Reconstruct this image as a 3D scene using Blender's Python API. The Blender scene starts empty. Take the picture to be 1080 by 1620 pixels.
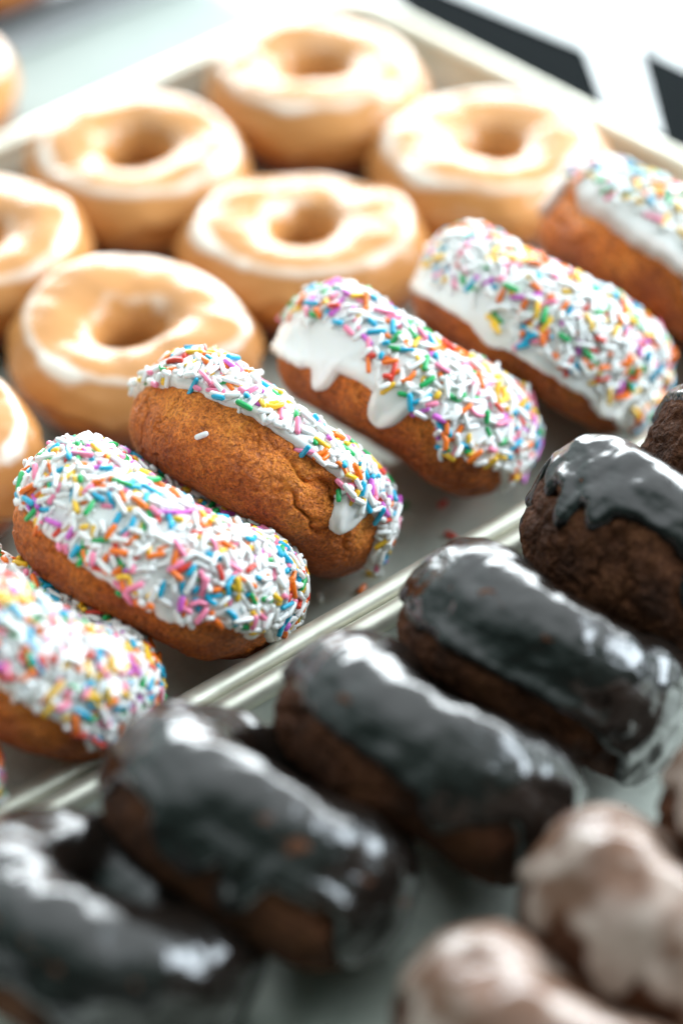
import bpy, math, random
import numpy as np
from mathutils import Vector, Matrix, Euler

R = math.radians
scene = bpy.context.scene
col = scene.collection
# World axes: X runs along the rows of doughnuts, Y across the trays (away), Z up. Metres.

# ------------------------------------------------------------------ camera
cam_d = bpy.data.cameras.new('camera')
cam = bpy.data.objects.new('camera', cam_d)
col.objects.link(cam)
CAM = np.array([-0.6545, -0.6257, 0.68])
cam.location = CAM
cam.rotation_euler = (R(90 - 36), 0, R(-43.0))
cam_d.sensor_fit = 'VERTICAL'
cam_d.sensor_height = 36.0
cam_d.sensor_width = 24.0
cam_d.lens = 124.4
cam_d.clip_start = 0.01
cam_d.clip_end = 100
cam_d.dof.use_dof = True
cam_d.dof.focus_distance = 1.072
cam_d.dof.aperture_fstop = 3.3
cam_d.dof.aperture_blades = 0
scene.camera = cam

# ------------------------------------------------------------------ light
w = bpy.data.worlds.new('World')
scene.world = w
w.use_nodes = True
wt = w.node_tree
bg = wt.nodes['Background']
# the room: pale ceiling and bright shop front ahead, dim behind the camera and below the counter
geo = wt.nodes.new('ShaderNodeTexCoord')
dot = wt.nodes.new('ShaderNodeVectorMath')
dot.operation = 'DOT_PRODUCT'
rmp = wt.nodes.new('ShaderNodeValToRGB')
mpr = wt.nodes.new('ShaderNodeMapRange')
wt.links.new(geo.outputs['Generated'], dot.inputs[0])
dot.inputs[1].default_value = (0.50 * math.sin(R(43)), 0.50 * math.cos(R(43)), 0.866)
wt.links.new(dot.outputs['Value'], mpr.inputs['Value'])
mpr.inputs['From Min'].default_value = -1
mpr.inputs['From Max'].default_value = 1
wt.links.new(mpr.outputs[0], rmp.inputs[0])
els = rmp.color_ramp.elements
els[0].position, els[0].color = 0.42, (0.036, 0.074, 0.068, 1)
els[1].position, els[1].color = 0.93, (1.42, 1.58, 1.64, 1)
for p_, c_ in ((0.55, (0.085, 0.160, 0.146, 1)), (0.70, (0.33, 0.47, 0.455, 1))):
    e_ = els.new(p_)
    e_.color = c_
wt.links.new(rmp.outputs[0], bg.inputs[0])
bg.inputs[1].default_value = 1.25


def fwd(right, ahead, up):
    """point given as seen from above the trays: to the right, ahead (away), up"""
    s, c = math.sin(R(43)), math.cos(R(43))
    return Vector((CAM[0] + right * c + ahead * s, CAM[1] - right * s + ahead * c, up))


def window_light(name, pos, target, sx, sy, power, colour):
    d = bpy.data.lights.new(name, 'AREA')
    d.shape = 'RECTANGLE'
    d.size = sx
    d.size_y = sy
    d.energy = power
    d.color = colour
    o = bpy.data.objects.new(name, d)
    col.objects.link(o)
    o.location = pos
    o.rotation_euler = (Vector(target) - Vector(pos)).to_track_quat('-Z', 'Y').to_euler()
    return o


window_light('window_light', fwd(0.45, 3.0, 0.50), fwd(0.05, 1.0, 0.20), 3.0, 1.08, 128, (0.90, 0.965, 1.0))
window_light('side_window_light', fwd(2.3, 1.25, 1.15), (0, 0, 0), 1.7, 1.35, 120, (0.80, 0.91, 1.0))

scene.view_settings.view_transform = 'Standard'
scene.view_settings.look = 'None'
scene.view_settings.exposure = 0.0
scene.view_settings.gamma = 1.0
scene.cycles.use_denoising = True
scene.cycles.max_bounces = 8
scene.render.film_transparent = False


# ------------------------------------------------------------------ numpy noise
def _hash(ix, iy, iz, seed):
    h = (ix.astype(np.int64) * 374761393 + iy.astype(np.int64) * 668265263 +
         iz.astype(np.int64) * 2147483647 + seed * 974634777) & 0xFFFFFFFF
    h = ((h ^ (h >> 13)) * 1274126177) & 0xFFFFFFFF
    h = ((h ^ (h >> 16)) * 2246822519) & 0xFFFFFFFF
    h = h ^ (h >> 15)
    return (h & 0xFFFFFF) / float(0xFFFFFF) * 2 - 1


def noise(p, freq, seed=0):
    q = p * freq + 57.3
    i = np.floor(q)
    f = q - i
    f = f * f * f * (f * (f * 6 - 15) + 10)
    i = i.astype(np.int64)
    x, y, z = i[..., 0], i[..., 1], i[..., 2]
    fx, fy, fz = f[..., 0], f[..., 1], f[..., 2]
    r = 0
    for dx in (0, 1):
        for dy in (0, 1):
            for dz in (0, 1):
                wgt = (fx if dx else 1 - fx) * (fy if dy else 1 - fy) * (fz if dz else 1 - fz)
                r = r + wgt * _hash(x + dx, y + dy, z + dz, seed)
    return r


def fbm(p, freq, seed=0, octaves=3, gain=0.5):
    a, s, t = 1.0, 0, 0
    for k in range(octaves):
        s = s + a * noise(p, freq, seed + 17 * k)
        t += a
        a *= gain
        freq *= 2.03
    return s / t


# ------------------------------------------------------------------ mesh helpers
def tag(o, label=None, category=None, group=None, kind=None):
    if label: o['label'] = label
    if category: o['category'] = category
    if group: o['group'] = group
    if kind: o['kind'] = kind
    return o


def link(name, me, parent=None, mat=None):
    o = bpy.data.objects.new(name, me)
    col.objects.link(o)
    if mat is not None and me is not None:
        me.materials.append(mat)
    if parent is not None:
        o.parent = parent
    return o


def mesh_np(name, V, faces, smooth=True):
    me = bpy.data.meshes.new(name)
    me.from_pydata([tuple(v) for v in V], [], faces)
    if smooth:
        me.polygons.foreach_set('use_smooth', [True] * len(me.polygons))
    me.update()
    return me


def grid_faces(nu, nv, wrap_u=True, wrap_v=False):
    iu = np.arange(nu if wrap_u else nu - 1)
    iv = np.arange(nv if wrap_v else nv - 1)
    U, Vv = np.meshgrid(iu, iv, indexing='ij')
    U2 = (U + 1) % nu
    V2 = (Vv + 1) % nv
    return np.stack([U * nv + Vv, U2 * nv + Vv, U2 * nv + V2, U * nv + V2], -1).reshape(-1, 4)


def mesh_grid(name, P, wrap_u=True, wrap_v=False):
    nu, nv = P.shape[:2]
    F = grid_faces(nu, nv, wrap_u, wrap_v)
    me = bpy.data.meshes.new(name)
    me.vertices.add(nu * nv)
    me.vertices.foreach_set('co', P.reshape(-1).astype(np.float32))
    me.loops.add(F.size)
    me.loops.foreach_set('vertex_index', F.reshape(-1).astype(np.int32))
    me.polygons.add(len(F))
    me.polygons.foreach_set('loop_start', (np.arange(len(F)) * 4).astype(np.int32))
    me.polygons.foreach_set('use_smooth', np.ones(len(F), dtype=bool))
    me.update(calc_edges=True)
    me.validate()
    return me


def point_attr(me, name, values):
    a = me.attributes.new(name, 'FLOAT', 'POINT')
    a.data.foreach_set('value', np.asarray(values, dtype=np.float32).reshape(-1))


# ------------------------------------------------------------------ materials
class NT:
    def __init__(self, name):
        self.m = bpy.data.materials.new(name)
        self.m.use_nodes = True
        self.t = self.m.node_tree
        self.b = self.t.nodes['Principled BSDF']
        self.o = self.t.nodes['Material Output']

    def n(self, typ, **kw):
        nd = self.t.nodes.new(typ)
        for k, v in kw.items():
            if hasattr(nd, k) and k not in nd.inputs:
                setattr(nd, k, v)
            else:
                nd.inputs[k].default_value = v
        return nd

    def l(self, a, b):
        self.t.links.new(a, b)

    def coord(self, scale=1.0):
        tc = self.n('ShaderNodeTexCoord')
        return tc.outputs['Object']

    def noise(self, scale, detail=4, rough=0.55, vec=None):
        nd = self.n('ShaderNodeTexNoise')
        nd.inputs['Scale'].default_value = scale
        nd.inputs['Detail'].default_value = detail
        nd.inputs['Roughness'].default_value = rough
        self.l(vec if vec is not None else self.coord(), nd.inputs['Vector'])
        return nd.outputs['Fac']

    def ramp(self, fac, stops):
        nd = self.n('ShaderNodeValToRGB')
        els = nd.color_ramp.elements
        while len(els) < len(stops):
            els.new(0.5)
        for e, (p, c) in zip(els, stops):
            e.position = p
            e.color = c if len(c) == 4 else (*c, 1)
        self.l(fac, nd.inputs[0])
        return nd.outputs[0]

    def mix(self, fac, a, b, blend='MIX'):
        nd = self.n('ShaderNodeMix', data_type='RGBA', blend_type=blend)
        for s, v in ((nd.inputs[0], fac), (nd.inputs[6], a), (nd.inputs[7], b)):
            if hasattr(v, 'is_linked'):
                self.l(v, s)
            elif isinstance(v, (int, float)):
                s.default_value = v
            else:
                s.default_value = (*v, 1) if len(v) == 3 else v
        return nd.outputs[2]

    def math(self, op, a, b=0.0, clamp=False):
        nd = self.n('ShaderNodeMath', operation=op, use_clamp=clamp)
        for s, v in ((nd.inputs[0], a), (nd.inputs[1], b)):
            if hasattr(v, 'is_linked'):
                self.l(v, s)
            else:
                s.default_value = v
        return nd.outputs[0]

    def bump(self, height, dist, strength=1.0, normal=None):
        nd = self.n('ShaderNodeBump')
        nd.inputs['Strength'].default_value = strength
        nd.inputs['Distance'].default_value = dist
        self.l(height, nd.inputs['Height'])
        if normal is not None:
            self.l(normal, nd.inputs['Normal'])
        return nd.outputs[0]

    def set(self, **kw):
        for k, v in kw.items():
            s = self.b.inputs[k.replace('_', ' ')]
            if hasattr(v, 'is_linked'):
                self.l(v, s)
            else:
                s.default_value = (*v, 1) if isinstance(v, tuple) and len(v) == 3 else v
        return self.m


def mat_cake(name, dark, mid, light, rough=0.5, spec=0.45, sides=None):
    t = NT(name)
    c = t.coord()
    a = t.noise(46, 5, 0.62, c)
    b = t.noise(420, 4, 0.65, c)
    base = t.ramp(a, [(0.30, dark), (0.50, mid), (0.72, light)])
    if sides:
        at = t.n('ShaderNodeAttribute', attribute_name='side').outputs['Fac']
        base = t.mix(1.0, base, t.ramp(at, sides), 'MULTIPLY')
    crumb = t.ramp(b, [(0.32, (0.50, 0.42, 0.36)), (0.45, (1, 1, 1)), (0.72, (1.25, 1.32, 1.4))])
    colr = t.mix(0.85, base, crumb, 'MULTIPLY')
    f = t.noise(1000, 3, 0.65, c)
    speck = t.ramp(f, [(0.34, (0.66, 0.58, 0.52)), (0.48, (1, 1, 1)), (0.64, (1.55, 1.8, 2.0))])
    colr = t.mix(0.8, colr, speck, 'MULTIPLY')
    v = t.n('ShaderNodeTexVoronoi')
    v.inputs['Scale'].default_value = 620
    t.l(c, v.inputs['Vector'])
    n1 = t.bump(b, 0.0022, 1.0)
    n2 = t.bump(v.outputs['Distance'], 0.0007, 0.6, t.bump(f, 0.0010, 1.0, n1))
    t.set(Base_Color=colr, Roughness=rough, Normal=n2)
    t.b.inputs['Specular IOR Level'].default_value = spec
    return t.m


def mat_raised():
    t = NT('raised_dough_crust')
    c = t.coord()
    base = t.ramp(t.noise(40, 4, 0.6, c), [(0.30, (0.50, 0.17, 0.034)), (0.50, (0.66, 0.27, 0.066)), (0.72, (0.72, 0.35, 0.11))])
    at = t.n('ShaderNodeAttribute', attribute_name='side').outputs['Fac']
    sh = t.ramp(at, [(0.20, (0.24, 0.11, 0.055)), (0.40, (0.56, 0.38, 0.27)), (0.50, (1.0, 1.0, 1.05)), (0.58, (1, 1, 1.08))])  # browner fried underside, deepened with shade painted low on the sides
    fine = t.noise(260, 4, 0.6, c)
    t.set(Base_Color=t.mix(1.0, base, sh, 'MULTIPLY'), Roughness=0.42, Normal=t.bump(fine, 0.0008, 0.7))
    return t.m


def mat_icing(name, colour, under, rough, bump_scale, bump_dist, coat=0.3, show=0.0, sss=0.0):
    t = NT(name)
    c = t.coord()
    n = t.noise(bump_scale, 3, 0.5, c)
    at = t.n('ShaderNodeAttribute', attribute_name='thick').outputs['Fac']
    m = t.noise(110, 4, 0.6, c)
    thin = t.math('ADD', at, t.math('MULTIPLY', t.math('SUBTRACT', m, 0.5), 0.9))
    cover = t.ramp(thin, [(0.0, (1 - show,) * 3), (0.75, (1, 1, 1))])
    colr = t.mix(cover, under, colour)
    t.set(Base_Color=colr, Roughness=rough, Normal=t.bump(n, bump_dist, 1.0))
    t.b.inputs['Coat Weight'].default_value = coat
    t.b.inputs['Coat Roughness'].default_value = 0.12
    if sss:
        t.b.inputs['Subsurface Weight'].default_value = sss
        t.b.inputs['Subsurface Radius'].default_value = (0.0022, 0.0018, 0.0014)
        t.b.inputs['Subsurface Scale'].default_value = 1.0
    return t.m


M = {}
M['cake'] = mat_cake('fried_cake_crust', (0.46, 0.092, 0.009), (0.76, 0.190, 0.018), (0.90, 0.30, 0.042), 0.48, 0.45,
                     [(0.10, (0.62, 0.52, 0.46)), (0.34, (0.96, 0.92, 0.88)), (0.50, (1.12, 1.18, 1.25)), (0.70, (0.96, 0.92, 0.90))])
M['choc_cake'] = mat_cake('chocolate_cake_crust', (0.030, 0.0095, 0.004), (0.092, 0.029, 0.0108), (0.17, 0.060, 0.024), 0.7, 0.18)
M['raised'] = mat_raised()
M['white_icing'] = mat_icing('white_icing', (0.86, 0.845, 0.82), (0.55, 0.33, 0.20), 0.26, 60, 0.0006, 0.35, 0.25, 0.3)
M['thin_icing'] = mat_icing('thin_white_icing', (0.82, 0.79, 0.76), (0.40, 0.17, 0.08), 0.28, 60, 0.0006, 0.35, 0.85)


def mat_chocolate():
    t = NT('dark_chocolate_icing')
    c = t.coord()
    mp = t.n('ShaderNodeMapping')
    mp.inputs['Scale'].default_value = (1.0, 1.0, 2.2)
    t.l(c, mp.inputs['Vector'])
    big = t.noise(70, 2, 0.45, mp.outputs[0])
    fine = t.noise(420, 3, 0.5, c)
    n1 = t.bump(big, 0.0017, 0.75)
    n2 = t.bump(fine, 0.00035, 0.5, n1)
    rg = t.ramp(t.noise(50, 3, 0.6, c), [(0.35, (0.13, 0.13, 0.13)), (0.7, (0.25, 0.25, 0.25))])
    t.set(Base_Color=(0.0085, 0.0062, 0.0050), Roughness=rg, Normal=n2)
    t.b.inputs['Specular IOR Level'].default_value = 0.55
    t.b.inputs['Coat Weight'].default_value = 0.3
    t.b.inputs['Coat Roughness'].default_value = 0.16
    t.l(n2, t.b.inputs['Coat Normal'])
    return t.m


M['chocolate'] = mat_chocolate()


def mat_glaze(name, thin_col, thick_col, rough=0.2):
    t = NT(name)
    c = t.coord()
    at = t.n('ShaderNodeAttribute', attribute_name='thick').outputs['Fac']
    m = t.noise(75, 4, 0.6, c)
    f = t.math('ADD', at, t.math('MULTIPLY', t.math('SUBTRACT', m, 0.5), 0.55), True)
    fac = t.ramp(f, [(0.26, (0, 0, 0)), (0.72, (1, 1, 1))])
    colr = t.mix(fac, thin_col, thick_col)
    bn = t.noise(120, 3, 0.5, c)
    t.set(Base_Color=colr, Roughness=rough, Normal=t.bump(bn, 0.0006, 0.6))
    t.b.inputs['Specular IOR Level'].default_value = 0.32
    t.b.inputs['Coat Weight'].default_value = 0.0
    t.b.inputs['Coat Roughness'].default_value = 0.08
    return t.m


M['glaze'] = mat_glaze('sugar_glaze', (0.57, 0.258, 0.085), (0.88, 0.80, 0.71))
M['choc_glaze'] = mat_glaze('sugar_glaze_on_chocolate', (0.16, 0.078, 0.047), (0.36, 0.27, 0.225), 0.22)


def mat_metal():
    t = NT('baking_sheet_aluminium')
    c = t.coord()
    mp = t.n('ShaderNodeMapping')
    mp.inputs['Scale'].default_value = (6, 160, 60)
    t.l(c, mp.inputs['Vector'])
    s = t.noise(9, 5, 0.65, mp.outputs[0])
    smear = t.noise(22, 5, 0.65, c)
    base = t.ramp(smear, [(0.32, (0.47, 0.50, 0.44)), (0.5, (0.63, 0.66, 0.585)), (0.7, (0.74, 0.755, 0.67))])
    rg = t.ramp(t.noise(35, 5, 0.7, c), [(0.3, (0.38, 0.38, 0.38)), (0.75, (0.55, 0.55, 0.55))])
    t.set(Base_Color=base, Metallic=0.45, Roughness=rg, Normal=t.bump(s, 0.00012, 0.5))
    return t.m


M['metal'] = mat_metal()


def mat_rim():
    t = NT('polished_rolled_rim')
    c = t.coord()
    s = t.noise(60, 5, 0.6, c)
    base = t.ramp(s, [(0.3, (0.68, 0.665, 0.56)), (0.7, (0.84, 0.82, 0.71))])
    rg = t.ramp(t.noise(140, 4, 0.7, c), [(0.3, (0.38, 0.38, 0.38)), (0.75, (0.54, 0.54, 0.54))])
    t.set(Base_Color=base, Metallic=0.7, Roughness=rg, Normal=t.bump(t.noise(90, 3, 0.5, c), 0.0004, 0.5))
    return t.m


M['rim'] = mat_rim()


def mat_plain(name, colour, rough, var=0.06, scale=40, bump=0.0, spec=0.5):
    t = NT(name)
    c = t.coord()
    n = t.noise(scale, 4, 0.6, c)
    lo = tuple(x * (1 - var) for x in colour)
    hi = tuple(min(1, x * (1 + var)) for x in colour)
    t.set(Base_Color=t.ramp(n, [(0.3, lo), (0.7, hi)]), Roughness=rough)
    if bump:
        t.l(t.bump(n, bump, 0.6), t.b.inputs['Normal'])
    t.b.inputs['Specular IOR Level'].default_value = spec
    return t.m


M['counter'] = mat_plain('white_counter_laminate', (0.84, 0.84, 0.83), 0.4)
M['paper'] = mat_plain('parchment_paper', (0.40, 0.44, 0.405), 0.9, 0.04, 30, 0.001)
M['black_card'] = mat_plain('black_card', (0.0012, 0.0034, 0.0040), 0.8, 0.2, 60, 0.0, 0.03)
M['black_tray'] = mat_plain('black_enamel', (0.012, 0.012, 0.012), 0.3, 0.2, 60)

SPR = {
    'white': (0.90, 0.89, 0.87), 'blue': (0.006, 0.40, 0.62), 'green': (0.006, 0.40, 0.10),
    'yellow': (0.95, 0.56, 0.03), 'orange': (0.95, 0.19, 0.010), 'red': (0.72, 0.045, 0.02),
    'pink': (0.95, 0.25, 0.40), 'violet': (0.66, 0.13, 0.58)}
SPR_P = {'white': 0.575, 'blue': 0.095, 'green': 0.06, 'yellow': 0.09, 'orange': 0.085, 'red': 0.03, 'pink': 0.08, 'violet': 0.035}
SPR_N = list(SPR)
for k, v in SPR.items():
    t = NT('sugar_sprinkle_' + k)
    c = t.coord()
    n = t.noise(900, 2, 0.5, c)
    t.set(Base_Color=v, Roughness=0.32, Normal=t.bump(n, 0.0002, 0.35))
    t.b.inputs['Coat Weight'].default_value = 0.15
    M['spr_' + k] = t.m


# ------------------------------------------------------------------ setting
def slab(name, x0, x1, y0, y1, z0, z1, mat):
    V = [(x, y, z) for z in (z0, z1) for x, y in ((x0, y0), (x1, y0), (x1, y1), (x0, y1))]
    F = [(3, 2, 1, 0), (4, 5, 6, 7)] + [(i, (i + 1) % 4, (i + 1) % 4 + 4, i + 4) for i in range(4)]
    return link(name, mesh_np(name, V, F, False), None, mat)


TABLE_Z = -0.0022
tag(slab('counter', -1.2, 3.2, -1.0, 3.2, -0.04, TABLE_Z, M['counter']), kind='structure')


def round_rect(x0, x1, y0, y1, r, n=10):
    pts = []
    for cx, cy, a0 in ((x1 - r, y1 - r, 0), (x0 + r, y1 - r, 90), (x0 + r, y0 + r, 180), (x1 - r, y0 + r, 270)):
        for k in range(n + 1):
            a = R(a0 + 90 * k / n)
            pts.append((cx + r * math.cos(a), cy + r * math.sin(a)))
    return pts


def sheet_pan(x0, x1, y0, y1, label, mat=None, rim_mat=None, height=0.022, group=None, corner=0.026):
    """x0..y1 is the centre line of the rolled rim"""
    mat = mat or M['metal']
    rim_mat = rim_mat or M['rim']
    root = link('baking_tray', None)
    root.location = ((x0 + x1) / 2, (y0 + y1) / 2, 0)
    ox, oy = root.location.x, root.location.y
    rb = 0.0040
    zc = height - rb
    # inside surface from the floor's middle up the wall, then the outside back down
    prof = [(-0.010, 0.0)]
    prof = []
    fl = 0.0105
    for k in range(7):
        a = R(90 * k / 6) * 0.88
        prof.append((-fl - 0.006 + 0.006 * math.sin(a), 0.006 - 0.006 * math.cos(a)))
    prof += [(-0.0062, 0.010), (-0.0040, zc - 0.002), (-0.0018, zc + 0.001), (-0.0012, zc - 0.001), (-0.0046, 0.0095), (-0.0090, 0.0005), (-0.0150, -0.0016)]
    V, F = [], []
    loops = []
    for off, z in prof:
        pts = round_rect(x0 - off, x1 + off, y0 - off, y1 + off, max(0.004, corner + off))
        loops.append(len(V))
        V += [(px - ox, py - oy, z) for px, py in pts]
    n = len(pts)
    for a, b in zip(loops, loops[1:]):
        for i in range(n):
            F.append((a + i, a + (i + 1) % n, b + (i + 1) % n, b + i))
    F.append(tuple(loops[0] + i for i in range(n)))
    F.append(tuple(reversed([loops[-1] + i for i in range(n)])))
    pan = link('pan', mesh_np('pan', V, F), root, mat)
    pan.data.polygons[len(F) - 1].use_smooth = False
    pan.data.polygons[len(F) - 2].use_smooth = False
    pan.data.set_sharp_from_angle(angle=R(24))
    V, F = [], []
    m = 16
    ring = round_rect(x0, x1, y0, y1, corner, 14)
    n = len(ring)
    for i, (px, py) in enumerate(ring):
        qx, qy = ring[(i + 1) % n]
        wx, wy = ring[i - 1]
        tx, ty = qx - wx, qy - wy
        L = math.hypot(tx, ty)
        nx, ny = ty / L, -tx / L
        for k in range(m):
            a = 2 * math.pi * k / m
            V.append((px + nx * rb * math.cos(a) - ox, py + ny * rb * math.cos(a) - oy, zc + rb * math.sin(a)))
    for i in range(n):
        for k in range(m):
            F.append((i * m + k, ((i + 1) % n) * m + k, ((i + 1) % n) * m + (k + 1) % m, i * m + (k + 1) % m))
    link('rolled_rim', mesh_np('rolled_rim', V, F), root, rim_mat)
    tag(root, label, 'tray', group)
    return root


sheet_pan(-0.262, 0.207, 0.0, 0.296, 'metal baking tray holding the glazed ring doughnuts and the sprinkled row', group='metal baking trays')
sheet_pan(-0.330, 0.150, -0.300, -0.0089, 'metal baking tray holding the chocolate iced doughnuts in the foreground', group='metal baking trays')
sheet_pan(-0.12, 0.33, 0.3815, 0.66, 'black tray at the top left corner behind the pale paper', M['black_tray'], M['black_tray'], 0.014)

# pale paper between the far tray and the black tray, gently wavy
nu, nv = 60, 16
U, Vv = np.meshgrid(np.linspace(-0.14, 0.196, nu), np.linspace(0.3035, 0.3765, nv), indexing='ij')
P = np.stack([U, Vv, np.zeros_like(U)], -1)
P[..., 2] = TABLE_Z + 0.0006 + 0.0012 * (1 + noise(P, 25, 5)) * 0.5
po = link('paper_sheet', mesh_grid('paper_sheet', P, False, False), None, M['paper'])
md = po.modifiers.new('thickness', 'SOLIDIFY')
md.thickness = 0.0003
tag(po, 'pale grey green paper sheet lying behind the far tray rim', 'paper')


def flat_card(name, pts, z, th, mat, label, cat):
    cx = sum(p[0] for p in pts) / len(pts)
    cy = sum(p[1] for p in pts) / len(pts)
    n = len(pts)
    V = [(x - cx, y - cy, 0) for x, y in pts] + [(x - cx, y - cy, th) for x, y in pts]
    F = [tuple(reversed(range(n))), tuple(range(n, 2 * n))] + [(i, (i + 1) % n, (i + 1) % n + n, i + n) for i in range(n)]
    o = link(name, mesh_np(name, V, F, False), None, mat)
    o.location = (cx, cy, z)
    b = o.modifiers.new('edge', 'BEVEL')
    b.width = min(0.0004, th * 0.3)
    b.segments = 2
    return tag(o, label, cat)


flat_card('black_mat', [(0.2140, 0.060), (0.2900, 0.060), (0.2900, 0.335), (0.2140, 0.335)], TABLE_Z + 0.0002, 0.0010, M['black_card'],
          'flat black mat on the counter behind the far tray edge, mostly under white paper', 'mat')
flat_card('white_paper', [(0.2140, 0.2500), (0.2290, 0.2600), (0.2420, 0.3100), (0.2461, 0.3400), (0.2140, 0.3400)], TABLE_Z + 0.0014, 0.0004, M['counter'],
          'narrow white paper slip lying along the far tray corner', 'paper')
flat_card('white_paper', [(0.2425, 0.1840), (0.2395, 0.1540), (0.2850, 0.2100), (0.4300, 0.2300), (0.4300, 0.3600), (0.2640, 0.3250), (0.2720, 0.2240)], TABLE_Z + 0.0014, 0.0004, M['counter'],
          'large white paper lying on the black mat between its two dark corners', 'paper')


# ------------------------------------------------------------------ doughnuts
class Ring:
    """Surface of one doughnut in its own frame: ring axis = Z, phi around, theta round the section (0 outer equator, 90 top)"""
    def __init__(s, D, th, hole, seed, nexp=2.25, low=0.0014, mid=0.0008, crack=0.0, grain=0.0, squash=0.0, flat=0.0):
        s.Ro, s.Ri, s.b = D / 2, hole / 2, th / 2
        s.Rc, s.a = (s.Ro + s.Ri) / 2, (s.Ro - s.Ri) / 2
        s.seed, s.nexp, s.low, s.mid, s.crack, s.grain, s.squash = seed, nexp, low, mid, crack, grain, squash
        s.flat = flat

    def section(s, th):
        c, q = np.cos(th), np.sin(th)
        e = 2.0 / s.nexp
        cx = np.sign(c) * np.abs(c) ** e
        cz = np.sign(q) * np.abs(q) ** e
        return s.a * cx, s.b * cz

    def point(s, ph, th, offset=0.0, detail=True):
        rr, z = s.section(th)
        rr2, z2 = s.section(th + 0.01)
        rr1, z1 = s.section(th - 0.01)
        tx, tz = rr2 - rr1, z2 - z1
        L = np.sqrt(tx * tx + tz * tz) + 1e-12
        nr, nz = tz / L, -tx / L
        r = s.Rc + rr
        base = np.stack([r * np.cos(ph), r * np.sin(ph), z], -1)
        d = s.low * 1.6 * fbm(base, 28, s.seed, 2) + s.mid * fbm(base, 95, s.seed + 3, 2)
        if s.squash:
            d = d + s.squash * np.cos(2 * ph + s.seed)
        if detail:
            if s.crack:
                # broken groove running round the side, as on fried cake doughnuts
                wob = 14 * noise(base * np.array([1, 1, 0.3]), 45, s.seed + 9) + 8 * noise(base, 130, s.seed + 10)
                lat = np.degrees(np.arctan2(np.sin(th), np.cos(th)))
                amp = np.clip(0.55 + 0.9 * noise(base, 30, s.seed + 11), 0, 1)
                jag = 5 * noise(base, 260, s.seed + 14)
                g = 0.22 * np.exp(-((lat - 2 - wob) / 8) ** 2) + 0.8 * np.exp(-((lat - 3 - wob - jag) / 3.0) ** 2) + 0.6 * np.exp(-((lat + 22 - 1.3 * wob - jag) / 3.2) ** 2)
                lip = np.exp(-((lat - 16 - wob) / 8.0) ** 2)
                d = d - s.crack * amp * g + 0.35 * s.crack * amp * lip
                rg = 1 - np.abs(fbm(base, 120, s.seed + 12, 3))
                d = d - 0.55 * s.crack * np.clip((rg - 0.90) / 0.10, 0, 1) ** 1.5 * np.clip(noise(base, 40, s.seed + 13) + 0.35, 0, 1)
            if s.grain:
                d = d + s.grain * fbm(base, 330, s.seed + 21, 3, 0.65)
        d = d + offset
        return base + np.stack([nr * np.cos(ph) * d, nr * np.sin(ph) * d, nz * d], -1)

    def body(s, nu, nv):
        ph, th = np.meshgrid(np.arange(nu) / nu * 2 * np.pi, np.arange(nv) / nv * 2 * np.pi, indexing='ij')
        return s.point(ph, th)


VIEW = 216.0     # phi of the side that faces the camera on a leaning doughnut


def curve(ctrl, x):
    """smooth periodic interpolation of (degree, value) controls"""
    ctrl = sorted(ctrl)
    xs = np.array([c[0] for c in ctrl], float)
    ys = np.array([c[1] for c in ctrl], float)
    xs = np.concatenate([[xs[-1] - 360], xs, [xs[0] + 360]])
    ys = np.concatenate([[ys[-1]], ys, [ys[0]]])
    i = np.clip(np.searchsorted(xs, x) - 1, 0, len(xs) - 2)
    f = (x - xs[i]) / (xs[i + 1] - xs[i])
    f = f * f * (3 - 2 * f)
    return ys[i] * (1 - f) + ys[i + 1] * f


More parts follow.
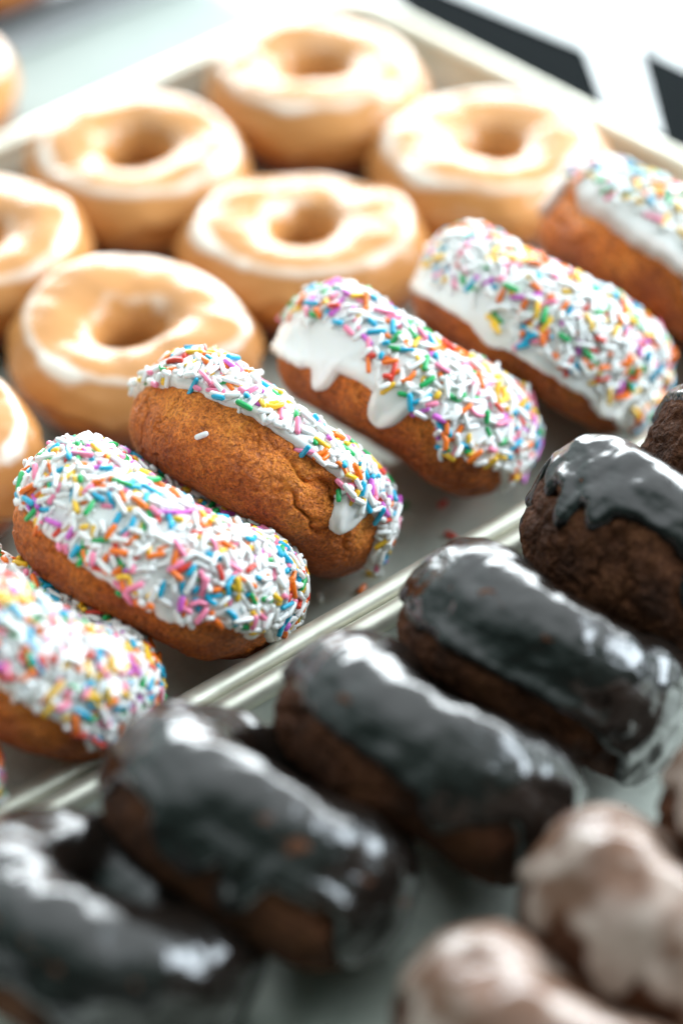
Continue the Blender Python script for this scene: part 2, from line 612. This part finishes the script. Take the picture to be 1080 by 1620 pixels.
def icing_shell(ring, edge, drips, seed, nu, nv, thick=0.0016, rough_edge=6.0, inner=205.0, pool=None, wob=0.0004):
    """shell over the top; its outer edge follows edge() plus drips. returns points grid, thickness, per-vertex distance to the edge"""
    phi = np.arange(nu) / nu * 2 * np.pi
    psi = (np.degrees(phi) - VIEW + 180) % 360 - 180
    lo = curve(edge, psi)
    cc = np.stack([np.cos(phi), np.sin(phi), phi * 0], -1)
    lo = lo + rough_edge * fbm(cc, 3.2, seed, 3, 0.6) + 0.35 * rough_edge * noise(cc, 16, seed + 5)
    rng = random.Random(seed)
    for dpsi, width, depth in drips:
        x = (psi - dpsi + 180) % 360 - 180
        xx = np.abs(x) / width
        lo = lo - depth * np.clip(1 - (xx / 1.15) ** 2.4, 0, 1) ** 0.75
    hi = inner + 14 * fbm(cc, 2.5, seed + 40, 2)
    s = np.linspace(0, 1, nv)
    s = 0.5 * s + 0.5 * (1 - np.cos(s * np.pi)) / 2
    lo_r, hi_r = np.radians(lo), np.radians(hi)
    TH = lo_r[:, None] + (hi_r - lo_r)[:, None] * s[None, :]
    PH = np.repeat(phi[:, None], nv, 1)
    # distance to the outer edge along the surface
    arc_u = ring.Ro * 0.95
    arc_v = (ring.a + ring.b) / 2
    bx, by = phi * arc_u, lo_r * arc_v
    dist = np.zeros_like(TH)
    span = max(6, int(nu * 0.045))
    best = np.full_like(TH, 9.0)
    for k in range(-span, span + 1):
        dx = k * (2 * np.pi / nu) * arc_u
        dy = TH * arc_v - np.roll(by, -k)[:, None]
        best = np.minimum(best, np.sqrt(dx * dx + dy * dy))
    din = np.abs(hi_r[:, None] - TH) * arc_v
    dist = np.minimum(best, din)
    wdt = 0.0021
    f = np.clip(dist / wdt, 0, 1)
    prof = np.sqrt(np.clip(1 - (1 - f) ** 2, 0, 1))
    bead = 0.35 * np.exp(-((best - 0.0022) / 0.0018) ** 2)       # icing gathers at its lower edge
    basep = ring.point(PH, TH, 0, False)
    vary = 1 + 0.35 * fbm(basep, 70, seed + 60, 2)
    off = -0.0007 + (thick + 0.0007) * (prof + bead * prof) * vary + wob * fbm(basep, 150, seed + 61, 2)
    if pool is not None:
        off = off + pool(PH, TH, basep)
    Pp = ring.point(PH, TH, off, False)
    return Pp, PH, TH, best, prof


def rest_on_floor(pts, rot, floor=0.0):
    z = (pts.reshape(-1, 3) @ np.array(rot.to_matrix())[2])
    return floor - float(z.min())


def make_parts(name, label, category, group, ring, pos, rot, body_mat, nu, nv, body_name='cake'):
    root = link(name, None)
    e = Euler(rot, 'XYZ')
    P = ring.body(nu, nv)
    z = rest_on_floor(P, e)
    root.location = (pos[0], pos[1], 0)
    b = link(body_name, mesh_grid(body_name, P, True, True), root, body_mat)
    b.location = (0, 0, z)
    b.rotation_euler = e
    # height on the doughnut's own section: its underside fried darker, on raised dough with painted shade too, whichever way it is turned
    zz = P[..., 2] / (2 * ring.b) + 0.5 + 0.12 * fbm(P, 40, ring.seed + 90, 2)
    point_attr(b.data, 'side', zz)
    tag(root, label, category, group)
    return root, z, e


def add_shell(root, name, P, z, e, mat, thick):
    o = link(name, mesh_grid(name, P, True, False), root, mat)
    point_attr(o.data, 'thick', thick)
    o.location = (0, 0, z)
    o.rotation_euler = e
    return o


# ---- sprinkles
def capsule(length, rad, bend, sides=6):
    rings = [(-length / 2 + rad * 0.25, rad * 0.72), (-length / 2 + rad * 0.9, rad), (0, rad), (length / 2 - rad * 0.9, rad), (length / 2 - rad * 0.25, rad * 0.72)]
    if bend == 0:
        rings.pop(2)
    V, F = [], []
    for x, r in rings:
        zc = bend * (1 - (2 * x / length) ** 2)
        for k in range(sides):
            a = 2 * math.pi * k / sides
            V.append((x, zc + r * math.cos(a), r * math.sin(a)))
    for i in range(len(rings) - 1):
        for k in range(sides):
            F.append((i * sides + k, i * sides + (k + 1) % sides, (i + 1) * sides + (k + 1) % sides, (i + 1) * sides + k))
    n = len(V)
    V += [(-length / 2, zc * 0, 0), (length / 2, 0, 0)]
    for k in range(sides):
        F.append((n, (k + 1) % sides, k))
        F.append((n + 1, (len(rings) - 1) * sides + k, (len(rings) - 1) * sides + (k + 1) % sides))
    return np.array(V), F


SHAPES = [capsule(0.0058, 0.00090, 0), capsule(0.0047, 0.00094, 0), capsule(0.0030, 0.00092, 0), capsule(0.0072, 0.00084, 0), capsule(0.0060, 0.00086, 0.0011)]
SH_W = [0.34, 0.26, 0.15, 0.15, 0.10]
SPR_ME = {}


def sprinkle_mesh(k, colour):
    if (k, colour) not in SPR_ME:
        V, F = SHAPES[k]
        me = mesh_np('sprinkle', V, F)
        me.materials.append(M['spr_' + colour])
        SPR_ME[(k, colour)] = me
    return SPR_ME[(k, colour)]


def project(p):
    q = p - CAM
    s, c = math.sin(R(43)), math.cos(R(43))
    x = q[..., 0] * c - q[..., 1] * s
    y0 = q[..., 0] * s + q[..., 1] * c
    cp, sp = math.cos(R(36)), math.sin(R(36))
    y = cp * y0 - sp * q[..., 2]
    zz = sp * y0 + cp * q[..., 2]
    return 540 + 5600 * x / y, 810 - 5600 * zz / y


def scatter(root, icing, P, PH, TH, best, e, z, seed, count, lower, sparse=0.0, keep=300):
    rng = np.random.default_rng(seed)
    nu, nv = P.shape[:2]
    F = grid_faces(nu, nv)
    Pf = P.reshape(-1, 3)
    a, b, c, d = (Pf[F[:, k]] for k in range(4))
    area = np.linalg.norm(np.cross(c - a, d - b), axis=1) / 2
    N = np.cross(c - a, d - b)
    N /= np.linalg.norm(N, axis=1)[:, None] + 1e-12
    ctr_psi = (np.degrees(PH.reshape(-1)[F[:, 0]]) - VIEW + 180) % 360 - 180
    ctr_th = np.degrees(TH.reshape(-1)[F[:, 0]])
    lim = curve(lower, ctr_psi) + 7 * noise(a, 160, seed + 2) + 5 * noise(a, 60, seed + 3)
    ok = (ctr_th > lim) & (best.reshape(-1)[F[:, 0]] > 0.0004) & (ctr_th < 215)
    wgt = area * ok
    fi = rng.choice(len(F), size=count * 3, p=wgt / wgt.sum())
    u, v = rng.random((2, count * 3, 1))
    pts = a[fi] * (1 - u) * (1 - v) + b[fi] * u * (1 - v) + c[fi] * u * v + d[fi] * (1 - u) * v
    nor = N[fi]
    # outward check
    if np.mean(np.einsum('ij,ij->i', nor, pts - np.stack([pts[:, 0] * 0, pts[:, 1] * 0, pts[:, 2] * 0 - 0.0], -1))) < 0:
        nor = -nor
    # thin out crowding: two passes, the second lies on the first
    taken, layer = [], []
    cell = {}
    def near(p, rad, lay):
        k = tuple((p // 0.0025).astype(int))
        for dx in (-1, 0, 1):
            for dy in (-1, 0, 1):
                for dz in (-1, 0, 1):
                    for j in cell.get((k[0] + dx, k[1] + dy, k[2] + dz), ()):
                        if layer[j] == lay and np.sum((pts[taken[j]] - p) ** 2) < rad * rad:
                            return True
        return False
    for i in range(len(pts)):
        if len(taken) >= count:
            break
        for lay in (0, 1):
            if not near(pts[i], 0.0019 if lay == 0 else 0.0024, lay):
                if lay == 1 and rng.random() < sparse:
                    break
                cell.setdefault(tuple((pts[i] // 0.0025).astype(int)), []).append(len(taken))
                taken.append(i)
                layer.append(lay)
                break
    idx = np.array(taken)
    layer = np.array(layer)
    pts, nor = pts[idx], nor[idx]
    n = len(pts)
    # frames
    t = rng.normal(size=(n, 3))
    t -= np.einsum('ij,ij->i', t, nor)[:, None] * nor
    t /= np.linalg.norm(t, axis=1)[:, None]
    lift = rng.normal(0, 0.12, (n, 1)) + (rng.random((n, 1)) < 0.05) * rng.uniform(0.2, 0.6, (n, 1))
    t = t + nor * lift
    t /= np.linalg.norm(t, axis=1)[:, None]
    y = np.cross(nor, t)
    y /= np.linalg.norm(y, axis=1)[:, None]
    zz = np.cross(t, y)
    off = np.where(layer == 0, rng.uniform(-0.0003, 0.0004, n), rng.uniform(0.0006, 0.0015, n)) + np.abs(lift[:, 0]) * 0.0015
    ctr = pts + nor * off[:, None]
    colour = rng.choice(len(SPR_N), size=n, p=np.array(list(SPR_P.values())) / sum(SPR_P.values()))
    shape = rng.choice(len(SHAPES), size=n, p=SH_W)
    scl = rng.uniform(0.9, 1.12, n)
    # choose the ones that show largest to the camera
    Rm = np.array(e.to_matrix())
    wp = ctr @ Rm.T + np.array([root.location.x, root.location.y, z])
    wn = nor @ Rm.T
    to = CAM - wp
    to /= np.linalg.norm(to, axis=1)[:, None]
    face = np.einsum('ij,ij->i', wn, to)
    px, py = project(wp)
    inside = (px > 6) & (px < 1074) & (py > 6) & (py < 1614)
    score = np.where(inside & (face > 0.12), 1 + layer + 0.8 * face + (colour > 0) * 0.4, face - 5)
    order = np.argsort(-score)
    single = [i for i in order[:keep] if score[i] > 0]
    rest = sorted(set(range(n)) - set(single))
    for i in single:
        me = sprinkle_mesh(int(shape[i]), SPR_N[colour[i]])
        o = bpy.data.objects.new('sprinkle', me)
        col.objects.link(o)
        o.parent = icing
        m = Matrix(((t[i][0], y[i][0], zz[i][0]), (t[i][1], y[i][1], zz[i][1]), (t[i][2], y[i][2], zz[i][2])))
        m4 = m.to_4x4() @ Matrix.Scale(float(scl[i]), 4)
        m4.translation = Vector(ctr[i])
        o.matrix_local = m4
    V, Fc, mi = [], [], []
    nvt = 0
    for i in rest:
        v0, f0 = SHAPES[shape[i]]
        w_ = (v0 * scl[i]) @ np.stack([t[i], y[i], zz[i]]) + ctr[i]
        V.append(w_)
        Fc += [tuple(k + nvt for k in f) for f in f0]
        mi += [int(colour[i])] * len(f0)
        nvt += len(v0)
    if V:
        me = mesh_np('sprinkle_layer', np.concatenate(V), Fc)
        for nme in SPR_N:
            me.materials.append(M['spr_' + nme])
        me.polygons.foreach_set('material_index', mi)
        tag(link('sprinkle_layer', me, icing), kind='stuff')


def local_sprinkle_smear():
    pass


# (label, x, y, lean deg, yaw deg, roll deg, D, thickness, seed, edge, drips, sprinkle limit, count, detail, icing material)
S_GROUP = 'sprinkled doughnuts leaning in a row'
SPRINKLED = [
    dict(label='sprinkled doughnut at the left edge just above the tray rim, mostly out of the picture', x=-0.2315, y=0.0327, t=42, seed=11, D=.088, th=.036,
         edge=[(-180, -5), (0, -8), (60, -15), (120, -10)], drips=[], low=[(0, -10), (90, -25)], n=1300, q=1),
    dict(label='sprinkled doughnut at the left edge, nearest whole icing above the tray rim, orange brown side', x=-0.1704, y=0.0353, t=41, seed=12, D=.090, th=.038,
         edge=[(-180, -5), (-90, -8), (-30, -10), (20, -10), (60, -16), (90, -25), (130, -10)], drips=[(52, 5, 8)], low=[(-90, -2), (0, -8), (60, -18), (90, -30), (150, -10)], n=1750, q=2),
    dict(label='thickly sprinkled doughnut in front of the cracked one, icing covering nearly its whole side', x=-0.1071, y=0.0434, t=39, seed=13, D=.089, th=.0385,
         edge=[(-180, -5), (-90, 8), (-60, -6), (-40, -16), (-15, -20), (10, -26), (25, -24), (38, -8), (60, -8), (85, -22), (120, -10)], drips=[(18, 5, 6), (55, 3.5, 10)],
         low=[(-90, 10), (-60, -4), (-40, -14), (-15, -18), (10, -24), (25, -22), (38, -8), (60, -2), (90, -12), (150, 0)], n=1800, q=3),
    dict(label='sprinkled doughnut with bare cracked brown side and icing only along its top', x=-0.0548, y=0.0540, t=50, seed=14, D=.086, th=.0355,
         edge=[(-180, 0), (-95, -14), (-65, 2), (-40, 16), (-10, 26), (20, 27), (45, 16), (65, 12), (90, -25), (120, -10)], drips=[(46, 8.5, 30)],
         low=[(-90, -6), (-65, 6), (-40, 18), (-10, 27), (20, 29), (45, 14), (65, 14), (90, -20), (150, -5)], n=1600, q=4, crack=.0026, stuck=[(-26, -10, 50, 'white')]),
    dict(label='sprinkled doughnut with two white icing drips down its side, in the middle of the row', x=0.0069, y=0.0547, t=46, seed=15, D=.0865, th=.038,
         edge=[(-180, -5), (-85, -30), (-56, -33), (-42, -26), (-27, -16), (-13, -14), (5, -12), (14, -6), (30, -22), (56, -10), (85, -30), (120, -10)], drips=[(-36, 6, 24), (-2, 7.5, 32), (28, 6, 6)],
         low=[(-90, 0), (-56, 8), (-30, 8), (-8, -4), (6, -10), (16, -8), (30, -18), (60, -4), (90, -14), (150, 5)], n=1600, q=3),
    dict(label='sprinkled doughnut with wide bare white icing down its front, second from the far tray edge', x=0.0659, y=0.0506, t=44, seed=16, D=.088, th=.038,
         edge=[(-180, -10), (-90, -26), (-50, -30), (0, -34), (40, -36), (70, -46), (100, -40)], drips=[(-20, 8, 6), (45, 7, 8)],
         low=[(-90, 4), (-50, -8), (-20, -12), (20, -14), (50, -20), (90, -36), (150, -5)], n=1700, q=2),
    dict(label='sprinkled doughnut farthest back at the right edge with thin patchy icing', x=0.1250, y=0.0505, t=46, seed=17, D=.090, th=.040,
         edge=[(-180, -5), (-90, -20), (-70, 14), (-50, -4), (-20, -8), (20, -14), (50, -34), (100, -30)], drips=[(-80, 6, 12), (20, 8, 14)],
         low=[(-90, 12), (-60, 16), (-30, 14), (0, 10), (40, 0), (90, -20), (150, 0)], n=1500, q=2, mat='thin_icing'),
]
RES = {1: (150, 72, 160, 30), 2: (220, 110, 300, 44), 3: (400, 200, 560, 64), 4: (540, 270, 600, 64)}
for d in SPRINKLED:
    ring = Ring(d['D'], d['th'], 0.022, d['seed'], 2.35, 0.0013, 0.0008, d.get('crack', 0.0019), 0.00045, 0.0009)
    bu, bv, iu, iv = RES[d['q']]
    root, z, e = make_parts('sprinkle_doughnut', d['label'], 'doughnut', S_GROUP, ring, (d['x'], d['y']), (R(d.get('roll', 0)), R(d['t']), R(d.get('yaw', 0))), M['cake'], bu, bv)
    P, PH, TH, best, prof = icing_shell(ring, d['edge'], d['drips'], d['seed'] + 100, iu, iv, 0.0015, 4.0)
    thick = np.clip(best / 0.006, 0, 1)
    ic = add_shell(root, 'icing', P, z, e, M[d.get('mat', 'white_icing')], thick)
    scatter(root, ic, P, PH, TH, best, e, z, d['seed'], d['n'], d['low'])
    for psi_, th_, ang_, colr_ in d.get('stuck', ()):
        ph_, tt_ = np.array([R(VIEW + psi_)]), np.array([R(th_)])
        p0 = ring.point(ph_, tt_, 0.0008)[0]
        pa = ring.point(ph_ + 0.02, tt_, 0.0008, False)[0] - ring.point(ph_ - 0.02, tt_, 0.0008, False)[0]
        pb = ring.point(ph_, tt_ + 0.03, 0.0008, False)[0] - ring.point(ph_, tt_ - 0.03, 0.0008, False)[0]
        ta = Vector(pa).normalized()
        nn = ta.cross(Vector(pb)).normalized()
        tb = nn.cross(ta)
        dx = ta * math.cos(R(ang_)) + tb * math.sin(R(ang_))
        dy = nn.cross(dx)
        o = bpy.data.objects.new('sprinkle', sprinkle_mesh(1, colr_))
        col.objects.link(o)
        o.parent = ic
        m4 = Matrix((dx, dy, nn)).transposed().to_4x4()
        m4.translation = Vector(p0)
        o.matrix_local = m4

C_GROUP = 'chocolate doughnuts leaning in a row'
CHOCOLATE = [
    dict(label='chocolate doughnut cut off by the right edge, bare brown side under a thin icing cap', x=0.0470, y=-0.0670, t=48, seed=31, D=.086, th=.042,
         edge=[(-180, 0), (-90, 12), (-60, 18), (-30, 16), (0, 10), (60, -10), (120, 0)], drips=[(-95, 10, 14)], q=2),
    dict(label='fat chocolate doughnut at the right with icing drips over its crumbly brown side', x=-0.0024, y=-0.0691, t=44, seed=32, D=.089, th=.047,
         edge=[(-180, 0), (-110, 0), (-85, 18), (-65, 6), (-45, 6), (-20, 10), (0, 8), (14, -14), (30, -26), (60, -40), (100, -30)],
         drips=[(-92, 5, 28), (-104, 4, 44), (-70, 5, 10), (-51, 5, 20), (-36, 5, 10), (8, 5, 10)], q=3),
    dict(label='smooth chocolate iced doughnut left of the fat dripping one, touching the tray rim', x=-0.0577, y=-0.0729, t=43, seed=33, D=.087, th=.040,
         edge=[(-180, 0), (-100, 10), (-80, -10), (-60, -26), (-20, -24), (20, -24), (45, -36), (80, -60), (120, -20)], drips=[(60, 10, 12), (-88, 6, 12)], q=3),
    dict(label='chocolate iced doughnut second from the left with broad white shine along its top', x=-0.1157, y=-0.0837, t=44, seed=34, D=.089, th=.040,
         edge=[(-180, 0), (-100, 14), (-70, -2), (-45, -8), (-20, -12), (0, -16), (14, -30), (26, -12), (36, -2), (60, -34), (120, -20)], drips=[(-94, 5, 18), (8, 6, 10)], q=2),
    dict(label='chocolate iced doughnut whose icing runs down in broad tongues beside the tray rim', x=-0.1713, y=-0.0740, t=42, seed=35, D=.092, th=.042,
         edge=[(-180, 0), (-90, -4), (-60, -6), (-30, -8), (0, -10), (40, -6), (70, -30), (120, -20)], drips=[(-75, 9, 28), (-22, 13, 30), (2, 7, 34), (-95, 6, 30), (50, 12, 26)], q=2),
    dict(label='chocolate iced ring in the bottom left corner with its dark hole showing', x=-0.2250, y=-0.0705, t=28, hole=0.015, seed=36, D=.090, th=.038,
         edge=[(-180, 0), (-60, -10), (0, -14), (60, -20), (120, -10)], drips=[(-30, 10, 10), (10, 12, 14)], q=2),
]
for d in CHOCOLATE:
    ring = Ring(d['D'], d['th'], d.get('hole', 0.024), d['seed'], 2.3, 0.0016, 0.0010, 0.0030, 0.0011, 0.0009)
    bu, bv, iu, iv = RES[d['q']]
    root, z, e = make_parts('chocolate_doughnut', d['label'], 'doughnut', C_GROUP, ring, (d['x'], d['y']), (R(d.get('roll', 0)), R(d['t']), R(d.get('yaw', 0))), M['choc_cake'], bu, bv)
    P, PH, TH, best, prof = icing_shell(ring, d['edge'], d['drips'], d['seed'] + 100, iu, iv, 0.0013, 5.0, 215.0, None, 0.0007)
    add_shell(root, 'icing', P, z, e, M['chocolate'], np.ones(P.shape[:2]))

# ---- flat glazed rings
G_GROUP = 'glazed ring doughnuts lying flat'


def glaze_thick_shine(ring, PH, TH, best, seed, basep):
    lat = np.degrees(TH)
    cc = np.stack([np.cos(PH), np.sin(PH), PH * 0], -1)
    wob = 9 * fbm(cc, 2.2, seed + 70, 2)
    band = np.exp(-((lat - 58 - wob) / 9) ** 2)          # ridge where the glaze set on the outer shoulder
    inner = np.exp(-((lat - 128 + wob) / 12) ** 2)        # ring round the hole: whitish glaze plus window reflection painted as colour
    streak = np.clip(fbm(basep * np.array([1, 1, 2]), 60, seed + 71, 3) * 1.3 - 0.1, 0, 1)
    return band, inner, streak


GLAZED = [
    dict(label='glazed ring doughnut nearest the camera, behind the cracked sprinkled one', x=-0.0238, y=0.1543, D=0.087, th=.0325, seed=51, q=2),
    dict(label='glazed ring doughnut in the middle of the six, behind the one with two icing drips', x=0.0629, y=0.1625, D=0.087, th=.0325, seed=52, q=2),
    dict(label='glazed ring doughnut against the far right tray wall, beside the black mat', x=0.149, y=0.157, D=0.086, th=.0325, seed=53, q=2),
    dict(label='glazed ring doughnut in the far corner of the tray, topmost in the picture', x=0.139, y=0.2405, D=0.084, th=.0325, seed=54, q=2),
    dict(label='glazed ring doughnut by the far tray rim, with the corner one to its right', x=0.0538, y=0.2435, D=0.082, th=.0325, seed=55, q=2),
    dict(label='glazed ring doughnut cut off by the left edge, upper of the two there', x=-0.027, y=0.239, D=0.085, th=.0325, seed=56, q=2),
    dict(label='glazed ring doughnut cut off by the left edge, lower of the two there, whitish glaze', x=-0.119, y=0.153, D=0.086, th=.0325, seed=57, q=2),
    dict(label='orange glazed doughnut on the pale paper at the upper left edge', x=0.0355, y=0.3472, D=.0700, th=.036, seed=58, q=1, floor=TABLE_Z + 0.001),
    dict(label='orange brown doughnut on the black tray in the top left corner', x=0.1120, y=0.4170, D=.0700, th=.040, seed=59, q=1),
]
for d in GLAZED:
    rnd = random.Random(d['seed'])
    ring = Ring(d['D'], d['th'], 0.019, d['seed'], 2.15, 0.0018, 0.0006, 0.0, 0.0, 0.0008)
    bu, bv, iu, iv = RES[d['q']]
    spin = rnd.uniform(0, 6.28)
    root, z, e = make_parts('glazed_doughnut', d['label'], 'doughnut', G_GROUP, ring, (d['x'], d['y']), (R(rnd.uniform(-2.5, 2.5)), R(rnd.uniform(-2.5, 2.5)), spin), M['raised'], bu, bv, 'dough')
    root.location.z = d.get('floor', 0.0)
    seed = d['seed']

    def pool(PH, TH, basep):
        band, inner, streak = glaze_thick_shine(ring, PH, TH, None, seed, basep)
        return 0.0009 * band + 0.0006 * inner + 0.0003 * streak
    edge = [(-180, 8), (-90, 2), (0, 12), (90, 4)]
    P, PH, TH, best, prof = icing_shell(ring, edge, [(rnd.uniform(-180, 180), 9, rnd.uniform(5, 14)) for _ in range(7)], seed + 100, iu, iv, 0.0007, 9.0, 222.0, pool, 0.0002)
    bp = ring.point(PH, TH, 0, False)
    band, inner, streak = glaze_thick_shine(ring, PH, TH, best, seed, bp)
    thick = 0.78 * band * (0.75 + 0.5 * streak) + 0.36 * inner + 0.45 * streak  # carries glaze thickness and the painted reflection round the hole
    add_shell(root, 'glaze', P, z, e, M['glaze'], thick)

# ---- chocolate old-fashioned rings with white glaze, out of focus in the corner
GC_GROUP = 'glazed chocolate doughnuts in the near corner'
for d in [
    dict(label='white glazed chocolate doughnut at the right, above the bottom one', x=-0.1174, y=-0.1768, t=42, D=.080, th=.044, seed=71),
    dict(label='white glazed chocolate doughnut cut off by the bottom edge', x=-0.1750, y=-0.1894, t=42, D=.084, th=.044, seed=72),
    dict(label='white glazed chocolate doughnut cut off by the right edge, farthest of its row', x=-0.0650, y=-0.1790, t=42, D=.086, th=.042, seed=73),
]:
    ring = Ring(d['D'], d['th'], 0.012, d['seed'], 2.2, 0.0020, 0.0017, 0.003, 0.0005, 0.001)
    bu, bv, iu, iv = RES[2]
    root, z, e = make_parts('glazed_chocolate_doughnut', d['label'], 'doughnut', GC_GROUP, ring, (d['x'], d['y']), (0, R(d['t']), 0), M['choc_cake'], bu, bv)
    P, PH, TH, best, prof = icing_shell(ring, [(-180, -10), (-60, -10), (0, -20), (60, -15)], [(-60, 8, 25), (-20, 9, 30), (20, 8, 34), (60, 10, 25)], d['seed'] + 100, iu, iv, 0.0010, 12.0, 220.0, None, 0.0008)
    bp = ring.point(PH, TH, 0, False)
    thick = np.clip(0.42 + 0.95 * fbm(bp, 95, d['seed'] + 80, 3) + 0.3 * np.exp(-((best - 0.003) / 0.002) ** 2), 0, 1)
    add_shell(root, 'glaze', P, z, e, M['choc_glaze'], thick)

# ---- crumbs and flakes of glaze on the tray floors
rng = np.random.default_rng(5)
for nm, n, xr, yr, keys, lab in (('crumbs', 190, (-0.20, 0.19), (0.012, 0.112), ('cake', 'white_icing'), 'tiny pale and brown crumbs scattered on the far tray floor'),
                            ('crumbs', 150, (-0.28, 0.10), (-0.26, -0.02), ('choc_cake', 'choc_cake'), 'tiny dark chocolate crumbs scattered on the near tray floor')):
    V, F, mi = [], [], []
    for k in range(n):
        r = 0.00025 + 0.0008 * rng.random() ** 3
        c = np.array([rng.uniform(*xr), rng.uniform(*yr), r * 0.55])
        b0 = len(V)
        for q in ((1, 0, 0), (0, 1, 0), (-1, 0, 0), (0, -1, 0), (0, 0, 0.8), (0, 0, -0.6)):
            V.append(c + np.array(q) * r * rng.uniform(0.7, 1.4))
        F += [(b0 + i, b0 + (i + 1) % 4, b0 + 4) for i in range(4)] + [(b0 + (i + 1) % 4, b0 + i, b0 + 5) for i in range(4)]
        mi += [int(rng.random() < 0.35)] * 8
    o = link(nm, mesh_np(nm, V, F, False))
    for kk in keys:
        o.data.materials.append(M[kk])
    o.data.polygons.foreach_set('material_index', mi)
    tag(o, lab, 'crumbs', None, 'stuff')

# ---- loose sprinkles on the tray floor
LOOSE = [('orange', -0.0405, 0.0232, 20, 'orange sprinkle lying on the tray floor near the rim'),
         ('yellow', -0.0322, 0.0270, -35, 'yellow sprinkle lying on the tray floor beside a white one'),
         ('white', -0.0300, 0.0262, 60, 'white sprinkle lying on the tray floor touching the yellow one'),
         ('white', -0.0400, 0.0345, 80, 'white sprinkle fallen at the foot of the cracked doughnut'),
         ('red', 0.0105, 0.0388, 10, 'red sprinkle on the tray floor below the doughnut with two drips'),
         ('green', 0.0000, 0.0470, -10, 'green sprinkle on the tray floor between two leaning doughnuts'),
         ('red', 0.0001, 0.0246, 100, 'red sprinkle on the tray floor closest to the rim'),
         ('white', -0.0530, 0.0290, 50, 'white sprinkle on the dark tray floor left of the orange one')]
for colour, x, y, a, label in LOOSE:
    o = bpy.data.objects.new('sprinkle', sprinkle_mesh(1, colour))
    col.objects.link(o)
    o.location = (x, y, 0.0009)
    o.rotation_euler = (0, 0, R(a))
    tag(o, label, 'sprinkle', 'loose sprinkles on the tray')
